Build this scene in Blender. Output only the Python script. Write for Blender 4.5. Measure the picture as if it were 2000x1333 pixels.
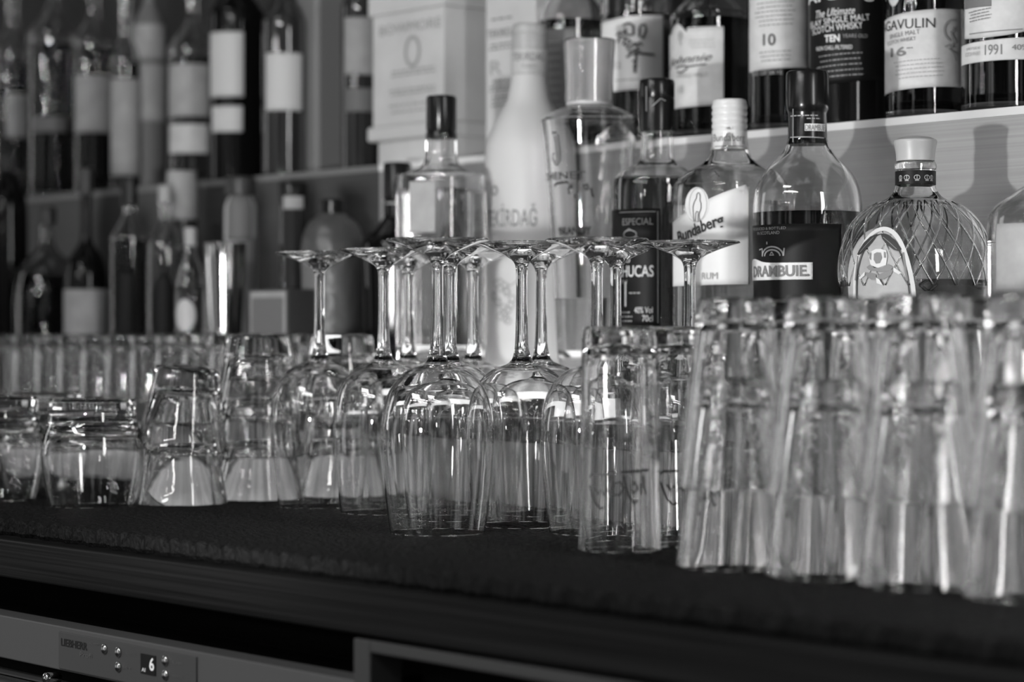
import bpy, bmesh, math, random
from mathutils import Vector
random.seed(7)
S = bpy.context.scene
for o in list(bpy.data.objects): bpy.data.objects.remove(o)
C = S.collection
pi = math.pi

# ------------------------------------------------------------------ camera, world, lights, exposure
EZ = 1.10                      # eye height (m); counter top at 0.9545
F = 4722.0                     # focal length in pixels of the 2000 px wide frame (85 mm)
cu, cn = 0.769, 0.639          # viewing direction: along the bar (-X) and into the wall (+Y)
cam_d = bpy.data.cameras.new('camera'); cam = bpy.data.objects.new('camera', cam_d); C.objects.link(cam)
cam.location = (0, 0, EZ)
cam.rotation_euler = (pi/2, 0, math.atan2(cu, cn))
cam_d.lens = 85.0; cam_d.sensor_width = 36.0
cam_d.shift_y = -6.5/2000
cam_d.clip_start = 0.05; cam_d.clip_end = 50
cam_d.dof.use_dof = True; cam_d.dof.focus_distance = 1.72; cam_d.dof.aperture_fstop = 5.0
S.camera = cam
S.view_settings.view_transform = 'Standard'; S.view_settings.look = 'None'
S.view_settings.gamma = 1.0; S.view_settings.use_curve_mapping = False
S.view_settings.exposure = 0.0
S.cycles.max_bounces = 24; S.cycles.transmission_bounces = 24; S.cycles.glossy_bounces = 6
S.cycles.diffuse_bounces = 2; S.cycles.transparent_max_bounces = 16
S.cycles.sample_clamp_indirect = 45.0; S.cycles.blur_glossy = 0.3
S.cycles.caustics_reflective = True; S.cycles.caustics_refractive = True

W = bpy.data.worlds.new('dim_bar_room'); S.world = W; W.use_nodes = True
wn = W.node_tree; wn.nodes.clear()
wo = wn.nodes.new('ShaderNodeOutputWorld'); wb = wn.nodes.new('ShaderNodeBackground')
wt = wn.nodes.new('ShaderNodeTexCoord'); wm = wn.nodes.new('ShaderNodeMapping')
wx = wn.nodes.new('ShaderNodeTexNoise'); wr = wn.nodes.new('ShaderNodeValToRGB')
wm.inputs['Scale'].default_value = (1.0, 1.0, 0.8)
wx.inputs['Scale'].default_value = 3.6; wx.inputs['Detail'].default_value = 2.0
wr.color_ramp.elements[0].position = 0.53; wr.color_ramp.elements[0].color = (0.012, 0.012, 0.012, 1)
wr.color_ramp.elements[1].position = 0.70; wr.color_ramp.elements[1].color = (1, 1, 1, 1)
for a, b in ((wt.outputs['Generated'], wm.inputs['Vector']), (wm.outputs['Vector'], wx.inputs['Vector']),
             (wx.outputs['Fac'], wr.inputs['Fac']), (wr.outputs['Color'], wb.inputs['Color']), (wb.outputs['Background'], wo.inputs['Surface'])):
    wn.links.new(a, b)
wb.inputs['Strength'].default_value = 1.15

def light(name, kind, loc, power, size=0.05, size_y=None, aim=None, spot=None):
    d = bpy.data.lights.new(name, kind); d.energy = power
    o = bpy.data.objects.new(name, d); C.objects.link(o); o.location = loc
    if kind == 'AREA':
        d.shape = 'RECTANGLE'; d.size = size; d.size_y = size_y or size
    else:
        d.shadow_soft_size = size
    if aim: o.rotation_euler = (Vector(aim)-Vector(loc)).to_track_quat('-Z', 'Y').to_euler()
    return o
key = light('bar_lamp_key', 'SPOT', (-1.04, 0.26, EZ-0.015), 38.0, 0.018, aim=(-1.48, 1.4, EZ+.52))
key.data.spot_size = math.radians(78); key.data.spot_blend = .5
light('fill_overhead', 'AREA', (-1.5, -0.7, EZ+1.3), 7.0, 0.7, 0.12, aim=(-1.4, 1.2, EZ))  # added soft fill from above, stands for no known fitting
light('fill_strip', 'AREA', (-1.1, -0.25, EZ+0.75), 5.0, 0.9, 0.025, aim=(-1.3, 1.3, EZ))  # added narrow fill, gives the glasses bright streaks
light('fill_right', 'AREA', (0.45, 0.9, EZ+0.35), 12.0, 0.18, 0.8, aim=(-1.2, 1.1, EZ))  # unseen fill added to brighten right-hand faces and foreground glass
light('fill_far_left', 'AREA', (-4.0, 0.2, EZ+0.4), 2.5, 0.3, 0.9, aim=(-1.6, 1.1, EZ))  # unseen fill added for highlights in the left glasses
for i, (x, y, z) in enumerate(((-1.35, -1.1, .62), (-1.47, -1.15, .66), (-1.72, -1.1, .62), (-1.95, -1.2, .66), (-1.10, -1.2, .64), (-2.2, -1.1, .62), (-0.6, -1.1, .62), (-0.80, -1.0, .34), (-1.25, -1.0, .30), (-0.9, -.7, .85), (-1.05, -.7, .85), (-1.3, -.7, .85), (-1.7, -.75, .85), (-1.15, -.7, .52), (-1.9, -.8, .5))):
    light('pendant_bulb', 'POINT', (x, y, EZ+z), 1.7, 0.018)

# ------------------------------------------------------------------ materials (the photograph is black and white)
def mat(name, v=0.5, rough=0.5, metal=0.0, trans=0.0, ior=1.45, coat=0.0, emit=0.0, noise=None, bump=None, spec=None, aniso=None):
    m = bpy.data.materials.new(name); m.use_nodes = True
    nt = m.node_tree; b = nt.nodes['Principled BSDF']
    b.inputs['Base Color'].default_value = (v, v, v, 1); b.inputs['Roughness'].default_value = rough
    b.inputs['Metallic'].default_value = metal; b.inputs['Transmission Weight'].default_value = trans
    b.inputs['IOR'].default_value = ior; b.inputs['Coat Weight'].default_value = coat
    if spec is not None: b.inputs['Specular IOR Level'].default_value = spec
    if emit:
        b.inputs['Emission Color'].default_value = (1, 1, 1, 1); b.inputs['Emission Strength'].default_value = emit
    tc = mp = None
    if noise or bump:
        tc = nt.nodes.new('ShaderNodeTexCoord')
    if noise:                      # (scale xyz, lo, hi)
        sc, lo, hi = noise
        mp = nt.nodes.new('ShaderNodeMapping'); mp.inputs['Scale'].default_value = sc
        nz = nt.nodes.new('ShaderNodeTexNoise'); nz.inputs['Scale'].default_value = 1.0; nz.inputs['Detail'].default_value = 4.0
        mr = nt.nodes.new('ShaderNodeMapRange'); mr.inputs['From Min'].default_value = .3; mr.inputs['From Max'].default_value = .7
        mr.inputs['To Min'].default_value = lo; mr.inputs['To Max'].default_value = hi
        nt.links.new(tc.outputs['Object'], mp.inputs['Vector']); nt.links.new(mp.outputs['Vector'], nz.inputs['Vector'])
        nt.links.new(nz.outputs['Fac'], mr.inputs['Value']); nt.links.new(mr.outputs['Result'], b.inputs['Base Color'])
    if bump:
        sc, st, dist = bump
        mp2 = nt.nodes.new('ShaderNodeMapping'); mp2.inputs['Scale'].default_value = sc
        n2 = nt.nodes.new('ShaderNodeTexNoise'); n2.inputs['Scale'].default_value = 1.0; n2.inputs['Detail'].default_value = 3.0
        bp = nt.nodes.new('ShaderNodeBump'); bp.inputs['Strength'].default_value = st; bp.inputs['Distance'].default_value = dist
        nt.links.new(tc.outputs['Object'], mp2.inputs['Vector']); nt.links.new(mp2.outputs['Vector'], n2.inputs['Vector'])
        nt.links.new(n2.outputs['Fac'], bp.inputs['Height']); nt.links.new(bp.outputs['Normal'], b.inputs['Normal'])
    return m
M = dict(
    glass=mat('clear_glass', 1.0, 0.0, trans=1.0, ior=1.47),
    wglass=mat('wine_glass_crystal', 1.0, 0.0, trans=1.0, ior=1.50),
    tglass=mat('tumbler_glass', 0.985, 0.0, trans=1.0, ior=1.47, bump=((18, 18, 40), .12, .002)),
    bglass=mat('bottle_glass', 0.97, 0.0, trans=1.0, ior=1.47, bump=((30, 30, 22), .15, .001)),
    amber=mat('amber_liquor', 0.42, 0.0, trans=1.0, ior=1.36),
    dark_liq=mat('dark_liquor', 0.10, 0.0, trans=1.0, ior=1.36),
    clear_liq=mat('clear_spirit', 0.98, 0.0, trans=1.0, ior=1.36),
    dim_glass=mat('smoked_bottle_glass', 0.55, 0.0, trans=1.0, ior=1.47, bump=((30, 30, 22), .15, .001)),
    dark_glass=mat('dark_bottle_glass', 0.02, 0.06, spec=.55, coat=.4),
    black_glass=mat('black_bottle_glass', 0.004, 0.1, spec=.25),
    frost=mat('frosted_white_glass', 0.52, 0.5),
    frost_neck=mat('frosted_neck_sleeve', 0.42, 0.4),
    paper=mat('label_paper', 0.50, 0.6, noise=((90, 90, 90), .44, .54)),
    paper_hi=mat('bright_label_paper', 0.5, 0.55),
    paper_white=mat('white_label_paper', 0.6, 0.55),
    paper_mid=mat('grey_label_paper', 0.30, 0.6, noise=((60, 60, 60), .26, .34)),
    paper_dim=mat('dull_label_paper', 0.13, 0.6),
    ink=mat('black_ink', 0.02, 0.6),
    ink_soft=mat('soft_ink', 0.16, 0.6),
    ink_grey=mat('grey_ink', 0.30, 0.6),
    lab_dark=mat('dark_label', 0.006, 0.5, spec=.2),
    ink_white=mat('pale_ink', 0.62, 0.5),
    ink_pale=mat('pale_grey_ink', 0.25, 0.5),
    cap_black=mat('black_cap', 0.006, 0.22, spec=.35),
    cap_dark=mat('dark_cap', 0.03, 0.4),
    cap_grey=mat('grey_cap', 0.34, 0.38),
    cap_pale=mat('pale_screw_cap', 0.55, 0.3),
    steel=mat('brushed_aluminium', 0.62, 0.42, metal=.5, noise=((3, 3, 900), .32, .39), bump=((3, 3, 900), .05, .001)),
    steel_shaded=mat('brushed_aluminium_shaded', 0.1, 0.4, metal=.2, noise=((3, 3, 900), .022, .045)),  # light falling off to the left, painted into the panel colour
    steel_riser=mat('brushed_steel_riser', 0.5, 0.34, metal=.95, noise=((330, 3, 5), .3, .95), bump=((300, 3, 4), .5, .002)),  # brushed grain, its streak contrast raised to stand in for light glints
    edge_shaded=mat('metal_edge_shaded', 0.16, 0.4, metal=.3),  # same step edge, its colour darkened for the dimmer light at left
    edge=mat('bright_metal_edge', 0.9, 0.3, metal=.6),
    shelf=mat('dark_shelf_board', 0.035, 0.35, noise=((4, 60, 60), .02, .05)),
    rubber=mat('black_rubber_mat', 0.007, 0.6, spec=.25, bump=((500, 220, 160), .9, .003)),
    wood=mat('dark_stained_wood', 0.05, 0.45, spec=.12, noise=((2.5, 90, 420), .003, .022), bump=((3, 60, 260), .35, .0015)),
    black=mat('black_recess', 0.004, 0.8, spec=.1),
    wall=mat('dark_wall', 0.035, 0.7, noise=((5, 5, 5), .02, .05)),
    floor=mat('dark_floor', 0.03, 0.6, noise=((6, 6, 6), .02, .045)),
    fridge=mat('grey_fridge_enamel', 0.12, 0.45, spec=.3),
    fridge_pan=mat('fridge_control_strip', 0.09, 0.4, spec=.3),
    chrome=mat('chrome', 0.7, 0.12, metal=1),
    display=mat('black_display', 0.005, 0.2),
    digit=mat('lit_digit', 0.4, 0.4, emit=0.55),
    frame=mat('grey_metal_frame', 0.07, 0.5, spec=.3),
    white_box=mat('white_carton', 0.50, 0.55, noise=((20, 20, 20), .46, .54)),
    acrylic=mat('lit_acrylic', 0.8, 0.4, emit=1.0),
    post=mat('grey_post', 0.3, 0.35, metal=.4),
    foil=mat('silver_pouch', 0.08, 0.4, metal=.3, bump=((25, 25, 25), .8, .01)),
)

# ------------------------------------------------------------------ helpers
def finish(name, bm, m, parent=None, smooth=True, loc=None, weld=False):
    me = bpy.data.meshes.new(name)
    if weld: bmesh.ops.remove_doubles(bm, verts=bm.verts, dist=1e-6)
    bm.normal_update(); bm.to_mesh(me); bm.free()
    if m: me.materials.append(m)
    o = bpy.data.objects.new(name, me); C.objects.link(o)
    if smooth:
        for p in me.polygons: p.use_smooth = True
    if parent: o.parent = parent
    if loc: o.location = loc
    return o
def thing(name, label, cat, loc=(0, 0, 0), rz=0, group=None):
    o = bpy.data.objects.new(name, None); C.objects.link(o)
    o.empty_display_size = .02; o.location = loc; o.rotation_euler = (0, 0, rz)
    o['label'] = label; o['category'] = cat
    if group: o['group'] = group
    return o
def copy_tree(o, parent=None):
    c = o.copy(); C.objects.link(c); c.parent = parent
    for ch in list(o.children): copy_tree(ch, c)
    return c
def box(bm, x0, x1, y0, y1, z0, z1, bev=0):
    r = bmesh.ops.create_cube(bm, size=1)
    for v in r['verts']:
        v.co = Vector(((x0+x1)/2+v.co.x*(x1-x0), (y0+y1)/2+v.co.y*(y1-y0), (z0+z1)/2+v.co.z*(z1-z0)))
    if bev:
        es = list({e for v in r['verts'] for e in v.link_edges})
        bmesh.ops.bevel(bm, geom=es, offset=bev, segments=2, affect='EDGES', profile=.5)
    return bm
def boxo(name, b, m, parent=None, bev=0):
    bm = bmesh.new(); box(bm, *b, bev=bev); return finish(name, bm, m, parent, smooth=False)
def sq(th, p):
    if not p: return 1.0
    return 1.0/((abs(math.cos(th))**p+abs(math.sin(th))**p)**(1/p))
def dense(prof, k=3):
    """Catmull-Rom refine of a (r,z) profile."""
    out = []
    n = len(prof)
    for i in range(n-1):
        p0 = prof[max(i-1, 0)]; p1 = prof[i]; p2 = prof[i+1]; p3 = prof[min(i+2, n-1)]
        for j in range(k):
            t = j/k
            f = lambda a, b, c, d: .5*((2*b)+(-a+c)*t+(2*a-5*b+4*c-d)*t*t+(-a+3*b-3*c+d)*t**3)
            out.append((max(0, f(p0[0], p1[0], p2[0], p3[0])), f(p0[1], p1[1], p2[1], p3[1])))
    out.append(prof[-1]); return out
def lathe(bm, prof, seg=64, p=0, rot=0, sx=1, sy=1, dz=0):
    """prof from axis/edge to axis/edge, surface of revolution; points with r<1e-5 are poles."""
    rings = []
    for r, z in prof:
        if r < 1e-5: rings.append([bm.verts.new((0, 0, z+dz))])
        else:
            ring = []
            for i in range(seg):
                a = 2*pi*i/seg; q = r*sq(a-rot, p)
                ring.append(bm.verts.new((q*math.cos(a)*sx, q*math.sin(a)*sy, z+dz)))
            rings.append(ring)
    for A, B in zip(rings, rings[1:]):
        for i in range(seg):
            j = (i+1) % seg
            if len(A) == 1 and len(B) == 1: break
            if len(A) == 1: bm.faces.new((A[0], B[i], B[j]))
            elif len(B) == 1: bm.faces.new((A[j], A[i], B[0]))
            else: bm.faces.new((A[j], A[i], B[i], B[j]))
    return rings
def crisp(prof, ang=24):
    """add points right beside every sharp corner of a profile so smooth shading stays true"""
    out = []
    for i, q in enumerate(prof):
        if 0 < i < len(prof)-1:
            a, b = prof[i-1], prof[i+1]
            d0 = (q[0]-a[0], q[1]-a[1]); d1 = (b[0]-q[0], b[1]-q[1]); l0 = math.hypot(*d0); l1 = math.hypot(*d1)
            if l0 > 1e-7 and l1 > 1e-7:
                c = (d0[0]*d1[0]+d0[1]*d1[1])/l0/l1
                if math.degrees(math.acos(max(-1, min(1, c)))) > ang:
                    e0 = min(.0004, l0*.25); e1 = min(.0004, l1*.25)
                    out += [(q[0]-d0[0]/l0*e0, q[1]-d0[1]/l0*e0), q, (q[0]+d1[0]/l1*e1, q[1]+d1[1]/l1*e1)]; continue
        out.append(q)
    return out
def solid(name, prof, m, parent, seg=64, **k):
    prof = crisp(prof)
    bm = bmesh.new(); lathe(bm, prof, seg, **k)
    if bm.calc_volume(signed=True) < 0: bmesh.ops.reverse_faces(bm, faces=bm.faces[:])
    o = finish(name, bm, m, parent)
    return o
def shell(name, outer, t, m, parent, seg=64, bot=None, **k):
    """bottle wall: outer profile (r,z) bottom centre -> top; inner offset by t, floor raised by bot."""
    bot = bot or 2*t
    zt = outer[-1][1]
    inner = [(max(r-t, .0015), z) for r, z in outer if z >= outer[0][1]+bot and r > t*1.1]
    r0 = inner[0][0]
    inn = [(0, outer[0][1]+bot+.002), (r0*.7, outer[0][1]+bot)] + inner
    if inn[-1][1] < zt: inn.append((inner[-1][0], zt))
    prof = outer + inn[::-1]
    return solid(name, prof, m, parent, seg, **k)
def smooth_by(o, ang=40):
    for p in o.data.polygons: p.use_smooth = True

class At:
    """a spot on the bar, found from an image column and the distance n from the camera's wall-normal plane"""
    def __init__(s, px, n, z=None):
        t = (px-1000)/F
        u = n*(cu-cn*t)/(cn+cu*t)
        s.px = px; s.u = u; s.n = n; s.d = cu*u+cn*n; s.s = F/s.d
        s.x = -u; s.y = n
        s.tc = math.atan2(-s.y, -s.x)      # angle from the spot towards the camera
    def z(s, y): return EZ+(660-y)/s.s
    def w(s, px): return px/s.s
    def th(s, px, R):
        v = max(-.995, min(.995, (px-s.px)/s.s/R)); return s.tc+math.asin(v)
STEP1 = EZ-0.063; STEP2 = EZ+0.170; MAT = EZ-0.1335; TOP = EZ-0.1455; LBOX = EZ-0.030
N_R1, N_R2 = 1.232, 1.42

def patch(name, m, parent, R, t0, t1, zb, zt, p=0, off=.0004, n=40, nz=14, taper=None, rot=0, th=.0002):
    """a curved label with thickness: zb,zt numbers or functions of fraction 0..1; R number or function of z"""
    fz = lambda f, q: f(q) if callable(f) else f
    Rf = R if callable(R) else (lambda z: R)
    bm = bmesh.new(); L = []
    for layer in (off, off-th):
        g = []
        for i in range(n+1):
            q = i/n; a = t0+(t1-t0)*q; col = []
            for j in range(nz+1):
                z = fz(zb, q)+(fz(zt, q)-fz(zb, q))*j/nz
                r = (Rf(z))*sq(a-rot, p)+layer
                col.append(bm.verts.new((r*math.cos(a), r*math.sin(a), z)))
            g.append(col)
        L.append(g)
    for k, g in enumerate(L):
        for i in range(n):
            for j in range(nz):
                f = (g[i][j], g[i+1][j], g[i+1][j+1], g[i][j+1])
                bm.faces.new(f if k == 0 else f[::-1])
    a, b = L
    for i in range(n):
        bm.faces.new((b[i][0], b[i+1][0], a[i+1][0], a[i][0])); bm.faces.new((a[i][nz], a[i+1][nz], b[i+1][nz], b[i][nz]))
    for j in range(nz):
        bm.faces.new((a[0][j], a[0][j+1], b[0][j+1], b[0][j])); bm.faces.new((b[n][j], b[n][j+1], a[n][j+1], a[n][j]))
    return finish(name, bm, m, parent, smooth=True)
def wrap(bm2, R, thc, zc, p=0, off=.0008, rot=0):
    Rf = R if callable(R) else (lambda z: R)
    bmesh.ops.triangulate(bm2, faces=bm2.faces[:])
    for _ in range(5):
        es = [e for e in bm2.edges if e.calc_length() > .0022]
        if not es: break
        bmesh.ops.subdivide_edges(bm2, edges=es, cuts=1); bmesh.ops.triangulate(bm2, faces=[f for f in bm2.faces if len(f.verts) > 3])
    for v in bm2.verts:
        a = thc+v.co.x/Rf(zc+v.co.y); z = zc+v.co.y
        r = Rf(z)*sq(a-rot, p)+off
        v.co = Vector((r*math.cos(a), r*math.sin(a), z))
def text_bm(s, w, h, shear=0, bold=0.0, spacing=1.0):
    cd = bpy.data.curves.new('t', 'FONT'); cd.body = s; cd.align_x = 'LEFT'; cd.shear = shear; cd.offset = bold; cd.space_character = spacing
    cd.resolution_u = 3
    o = bpy.data.objects.new('t', cd); C.objects.link(o); bpy.context.view_layer.update()
    me = bpy.data.meshes.new_from_object(o.evaluated_get(bpy.context.evaluated_depsgraph_get()))
    bpy.data.objects.remove(o); bm = bmesh.new(); bm.from_mesh(me); bpy.data.meshes.remove(me)
    xs = [v.co.x for v in bm.verts] or [0, 1]; ys = [v.co.y for v in bm.verts] or [0, 1]
    x0, x1, y0, y1 = min(xs), max(xs), min(ys), max(ys)
    for v in bm.verts:
        v.co.x = ((v.co.x-x0)/(x1-x0)-.5)*w; v.co.y = ((v.co.y-y0)/(y1-y0)-.5)*h; v.co.z = 0
    return bm
def rot2(bm, a, dx=0, dy=0):
    c, s = math.cos(a), math.sin(a)
    for v in bm.verts: v.co.x, v.co.y = v.co.x*c-v.co.y*s+dx, v.co.x*s+v.co.y*c+dy
def text(s, at, R, x0, x1, y0, y1, m, parent, name='lettering', p=0, tilt=0, shear=0, bold=0, off=.0009, rot=0, rad=None, dth=0):
    """lettering on a round surface, placed by image columns x0..x1 and rows y0..y1"""
    z = at.z((y0+y1)/2); Rn = R(z) if callable(R) else R
    rr = rad or Rn
    a0, a1 = at.th(x0, rr), at.th(x1, rr); w = (a1-a0)*Rn; h = (y1-y0)/at.s
    bm = text_bm(s, w, h, shear, bold)
    if tilt: rot2(bm, tilt)
    wrap(bm, R, (a0+a1)/2+dth, z, p, off, rot)
    return finish(name, bm, m, parent, smooth=False)
def ribbons(paths, w):
    bm = bmesh.new()
    for pts in paths:
        vs = []
        for i, q in enumerate(pts):
            a = pts[max(i-1, 0)]; b = pts[min(i+1, len(pts)-1)]
            dx, dy = b[0]-a[0], b[1]-a[1]; l = math.hypot(dx, dy) or 1
            nx, ny = -dy/l*w/2, dx/l*w/2
            vs.append((bm.verts.new((q[0]+nx, q[1]+ny, 0)), bm.verts.new((q[0]-nx, q[1]-ny, 0))))
        for A, B in zip(vs, vs[1:]): bm.faces.new((A[1], B[1], B[0], A[0]))
    return bm
def strokes(paths, w, at, R, xc, yc, m, parent, name='drawing', p=0, off=.0009, rot=0):
    """paths in image pixels, drawn on the round surface"""
    k = 1/at.s
    bm = ribbons([[((x-xc)*k, -(y-yc)*k) for x, y in q] for q in paths], w*k)
    z = at.z(yc); Rn = R(z) if callable(R) else R
    wrap(bm, R, at.th(xc, Rn), z, p, off, rot)
    return finish(name, bm, m, parent, smooth=False)
def fill(polys, at, R, xc, yc, m, parent, name='print', p=0, off=.0009, rot=0):
    """filled shapes given in image pixels"""
    k = 1/at.s; bm = bmesh.new()
    for q in polys: bm.faces.new([bm.verts.new(((x-xc)*k, -(y-yc)*k, 0)) for x, y in q])
    bm.normal_update()
    for f in bm.faces:
        if f.normal.z < 0: f.normal_flip()
    z = at.z(yc); Rn = R(z) if callable(R) else R
    wrap(bm, R, at.th(xc, Rn), z, p, off, rot)
    return finish(name, bm, m, parent, smooth=False)
def fine_print(at, R, x0, x1, y0, y1, rows, m, parent, p=0, hh=2.2, seed=1, slope=0, rot=0, off=.0009):
    """illegible small print: rows of short dashes"""
    rnd = random.Random(seed); paths = []
    for i in range(rows):
        y = y0+(y1-y0)*(i+.5)/rows; x = x0+rnd.uniform(0, (x1-x0)*.15); xe = x1-rnd.uniform(0, (x1-x0)*.15)
        while x < xe:
            l = rnd.uniform(3, 9); e = min(x+l, xe)
            paths.append([(x, y+slope*(x-x0)), ((x+e)/2, y+slope*((x+e)/2-x0)), (e, y+slope*(e-x0))]); x = e+rnd.uniform(1.2, 2.6)
    return strokes(paths, hh, at, R, (x0+x1)/2, (y0+y1)/2, m, parent, 'small_print', p, off, rot)
def circle_pts(cx, cy, r, n=24, ry=None, a0=0, a1=2*pi):
    ry = ry or r
    return [(cx+r*math.cos(a0+(a1-a0)*i/n), cy+ry*math.sin(a0+(a1-a0)*i/n)) for i in range(n+1)]

# ------------------------------------------------------------------ setting
def struct(name, b, m):
    o = boxo(name, b, m); o['kind'] = 'structure'; return o
struct('floor', (-6, 1.5, -2.5, 2.1, -.05, 0), M['floor'])
struct('wall_back', (-6, 1.5, 1.70, 1.80, 0, 2.9), M['wall'])

# ------------------------------------------------------------------ counter, mat, steps
X0, X1 = -4.6, 0.35
ct = thing('back_bar_counter', 'dark stained wooden back bar counter carrying the ribbed rubber mat and all glasses', 'counter', (0, 0, 0))
boxo('end_strip', (X1, X1+.004, .833, 1.69, EZ-.173, TOP), M['wood'], ct)
boxo('worktop', (X0, X1, .833, 1.69, EZ-.173, TOP), M['wood'], ct, bev=.0015)
bc = thing('base_cabinet', 'black base cabinet under the counter, behind the fridge front', 'cabinet', (0, 0, 0))
boxo('carcass', (X0, X1, .92, 1.69, .10, EZ-.1735), M['black'], bc)
boxo('plinth', (X0, X1, .96, 1.68, 0, .10), M['black'], bc)

def rubber_mat():
    bm = bmesh.new(); x = -3.3; xe = .2; prev = None; i = 0
    ys0 = .848
    while x < xe:
        ph = i % 4
        h = (.0, .0026, .0026, .0)[ph]
        yf = ys0+.0022*math.sin(i*.52)+(.002 if ph in (0, 3) else 0)
        col = [bm.verts.new(c) for c in ((x, yf+.002, TOP+.0002), (x, yf, TOP+.003), (x, yf, MAT-.0026+h), (x, yf+.0022, MAT-.0016+h), (x, N_R1-.006, MAT-.0016+h), (x, N_R1-.006, TOP+.0002))]
        if prev:
            for a in range(6):
                b = (a+1) % 6
                bm.faces.new((prev[a], col[a], col[b], prev[b]))
        else: bm.faces.new(col[::-1])
        prev = col; x += (.0042, .0012, .0042, .0012)[ph]; i += 1
    bm.faces.new(prev)
    o = finish('bar_mat', bm, M['rubber'], smooth=False)
    o['label'] = 'black ribbed rubber bar mat with scalloped front edge lying on the wooden counter'; o['category'] = 'bar mat'
rubber_mat()

s1 = thing('lower_display_step', 'low step with dark board and brushed steel front right behind the wine glasses', 'shelf', (0, 0, 0))
boxo('riser_panel', (X0, X1, N_R1, N_R1+.01, TOP, STEP1-.020), M['steel_riser'], s1)
boxo('step_board', (X0, X1, N_R1-.006, N_R2-.0005, STEP1-.020, STEP1), M['shelf'], s1, bev=.001)
s2 = thing('upper_display_step', 'tall step of brushed aluminium with bright top edge behind the lower row of bottles', 'shelf', (0, 0, 0))
XS = At(742, N_R2).x  # left of this the step's colours carry painted shade
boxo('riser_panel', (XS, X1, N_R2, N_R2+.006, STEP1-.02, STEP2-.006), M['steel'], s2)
boxo('shaded_riser_panel', (X0, XS-.001, N_R2, N_R2+.006, STEP1-.02, STEP2-.006), M['steel_shaded'], s2)
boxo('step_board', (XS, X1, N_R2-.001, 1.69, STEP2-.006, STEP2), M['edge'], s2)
boxo('shaded_step_board', (X0, XS-.001, N_R2-.001, 1.69, STEP2-.006, STEP2), M['edge_shaded'], s2)

lb = thing('light_box', 'glowing white light box under the frosted white bottle', 'lamp', (0, 0, 0))
boxo('acrylic_cover', (-1.755, -1.478, 1.262, N_R2-.004, STEP1+.004, LBOX), M['acrylic'], lb, bev=.002)
boxo('front_lip', (-1.760, -1.473, 1.2585, 1.2615, STEP1+.0042, LBOX-.011), M['frame'], lb)
boxo('base_frame', (-1.760, -1.473, 1.258, N_R2-.002, STEP1, STEP1+.004), M['frame'], lb)

# ------------------------------------------------------------------ fridge and frame under the counter
NF = .845
fr = thing('under_counter_fridge', 'grey fridge with control strip and digital display under the counter at lower left', 'fridge', (0, 0, 0))
aR = At(700, NF); zt = EZ-.2036; zb_ = EZ-.2348
boxo('fascia', (-3.0, aR.x-.004, NF, NF+.02, zb_, zt), M['fridge'], fr, bev=.001)
boxo('body', (-3.0, aR.x-.004, NF+.021, NF+.056, .12, zt-.001), M['black'], fr)
boxo('door', (-3.0, aR.x-.004, NF+.003, NF+.0205, .14, zb_-.012), M['fridge_pan'], fr, bev=.002)
def fx(px): return At(px, NF).x
boxo('control_strip', (fx(117), fx(386), NF-.0012, NF+.002, zb_+.0015, zt-.0035), M['fridge_pan'], fr, bev=.0004)
def flat_text(s, x0, x1, z0, z1, y, m, parent, name='lettering', bold=0, depth=.0003):
    bm = text_bm(s, abs(x1-x0), abs(z1-z0), 0, bold)
    for v in bm.verts: v.co = Vector(((x0+x1)/2+v.co.x, y, (z0+z1)/2+v.co.y))
    return finish(name, bm, m, parent, smooth=False)
YT = NF-.0016
flat_text('LIEBHERR', fx(123), fx(174), EZ-.2168, EZ-.2115, YT, M['ink'], fr, bold=.02)
flat_text('Profi', fx(160), fx(183), EZ-.2215, EZ-.2185, YT, M['ink_soft'], fr)
def fz(px, y): return At(px, NF).z(y)
for k, (px, y) in enumerate(((208, 1268), (235, 1274), (235, 1303), (327, 1291), (327, 1319))):
    bm = bmesh.new(); lathe(bm, [(0, 0), (.0034, 0), (.0036, .0004), (.0034, .0012), (.0026, .0016), (0, .0014)], 24)
    for v in bm.verts: v.co = Vector((v.co.x, -v.co.z, v.co.y))
    bt = finish('button', bm, M['chrome'], fr, loc=(fx(px), NF-.0012, fz(px, y)))
for k, (px, y, s) in enumerate(((187, 1258, 'ALARM'), (258, 1278, 'SuperCool'), (252, 1305, 'SET'), (350, 1296, 'UP'), (350, 1322, 'DOWN'))):
    flat_text(s, fx(px-9), fx(px+9), fz(px, y)-.0008, fz(px, y)+.0008, YT, M['ink_soft'], fr, name='button_caption')
dz0, dz1 = fz(293, 1318), fz(293, 1279)
dsp = boxo('display', (fx(279), fx(308), NF-.0018, NF, dz0, dz1), M['display'], fr)
xa, xb = fx(297), fx(306)
flat_text('6', xa, xb, dz0+.003, dz0+.0118, NF-.0021, M['digit'], dsp, name='digit', bold=.02)
flat_text('AI', fx(282), fx(289), dz0+.0015, dz0+.004, NF-.0021, M['digit'], dsp, name='indicator')
boxo('handle_trim', (-3.0, fx(110), NF-.0005, NF+.003, zb_-.0145, zb_-.0125), M['chrome'], fr)
bm = bmesh.new(); lathe(bm, [(0, 0), (.004, 0), (.004, .011), (.003, .012), (0, .012)], 20)
for v in bm.verts: v.co = Vector((v.co.x, -v.co.z, v.co.y))
finish('lock_knob', bm, M['chrome'], fr, loc=(fx(106), NF+.004, zb_-.006))

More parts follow.
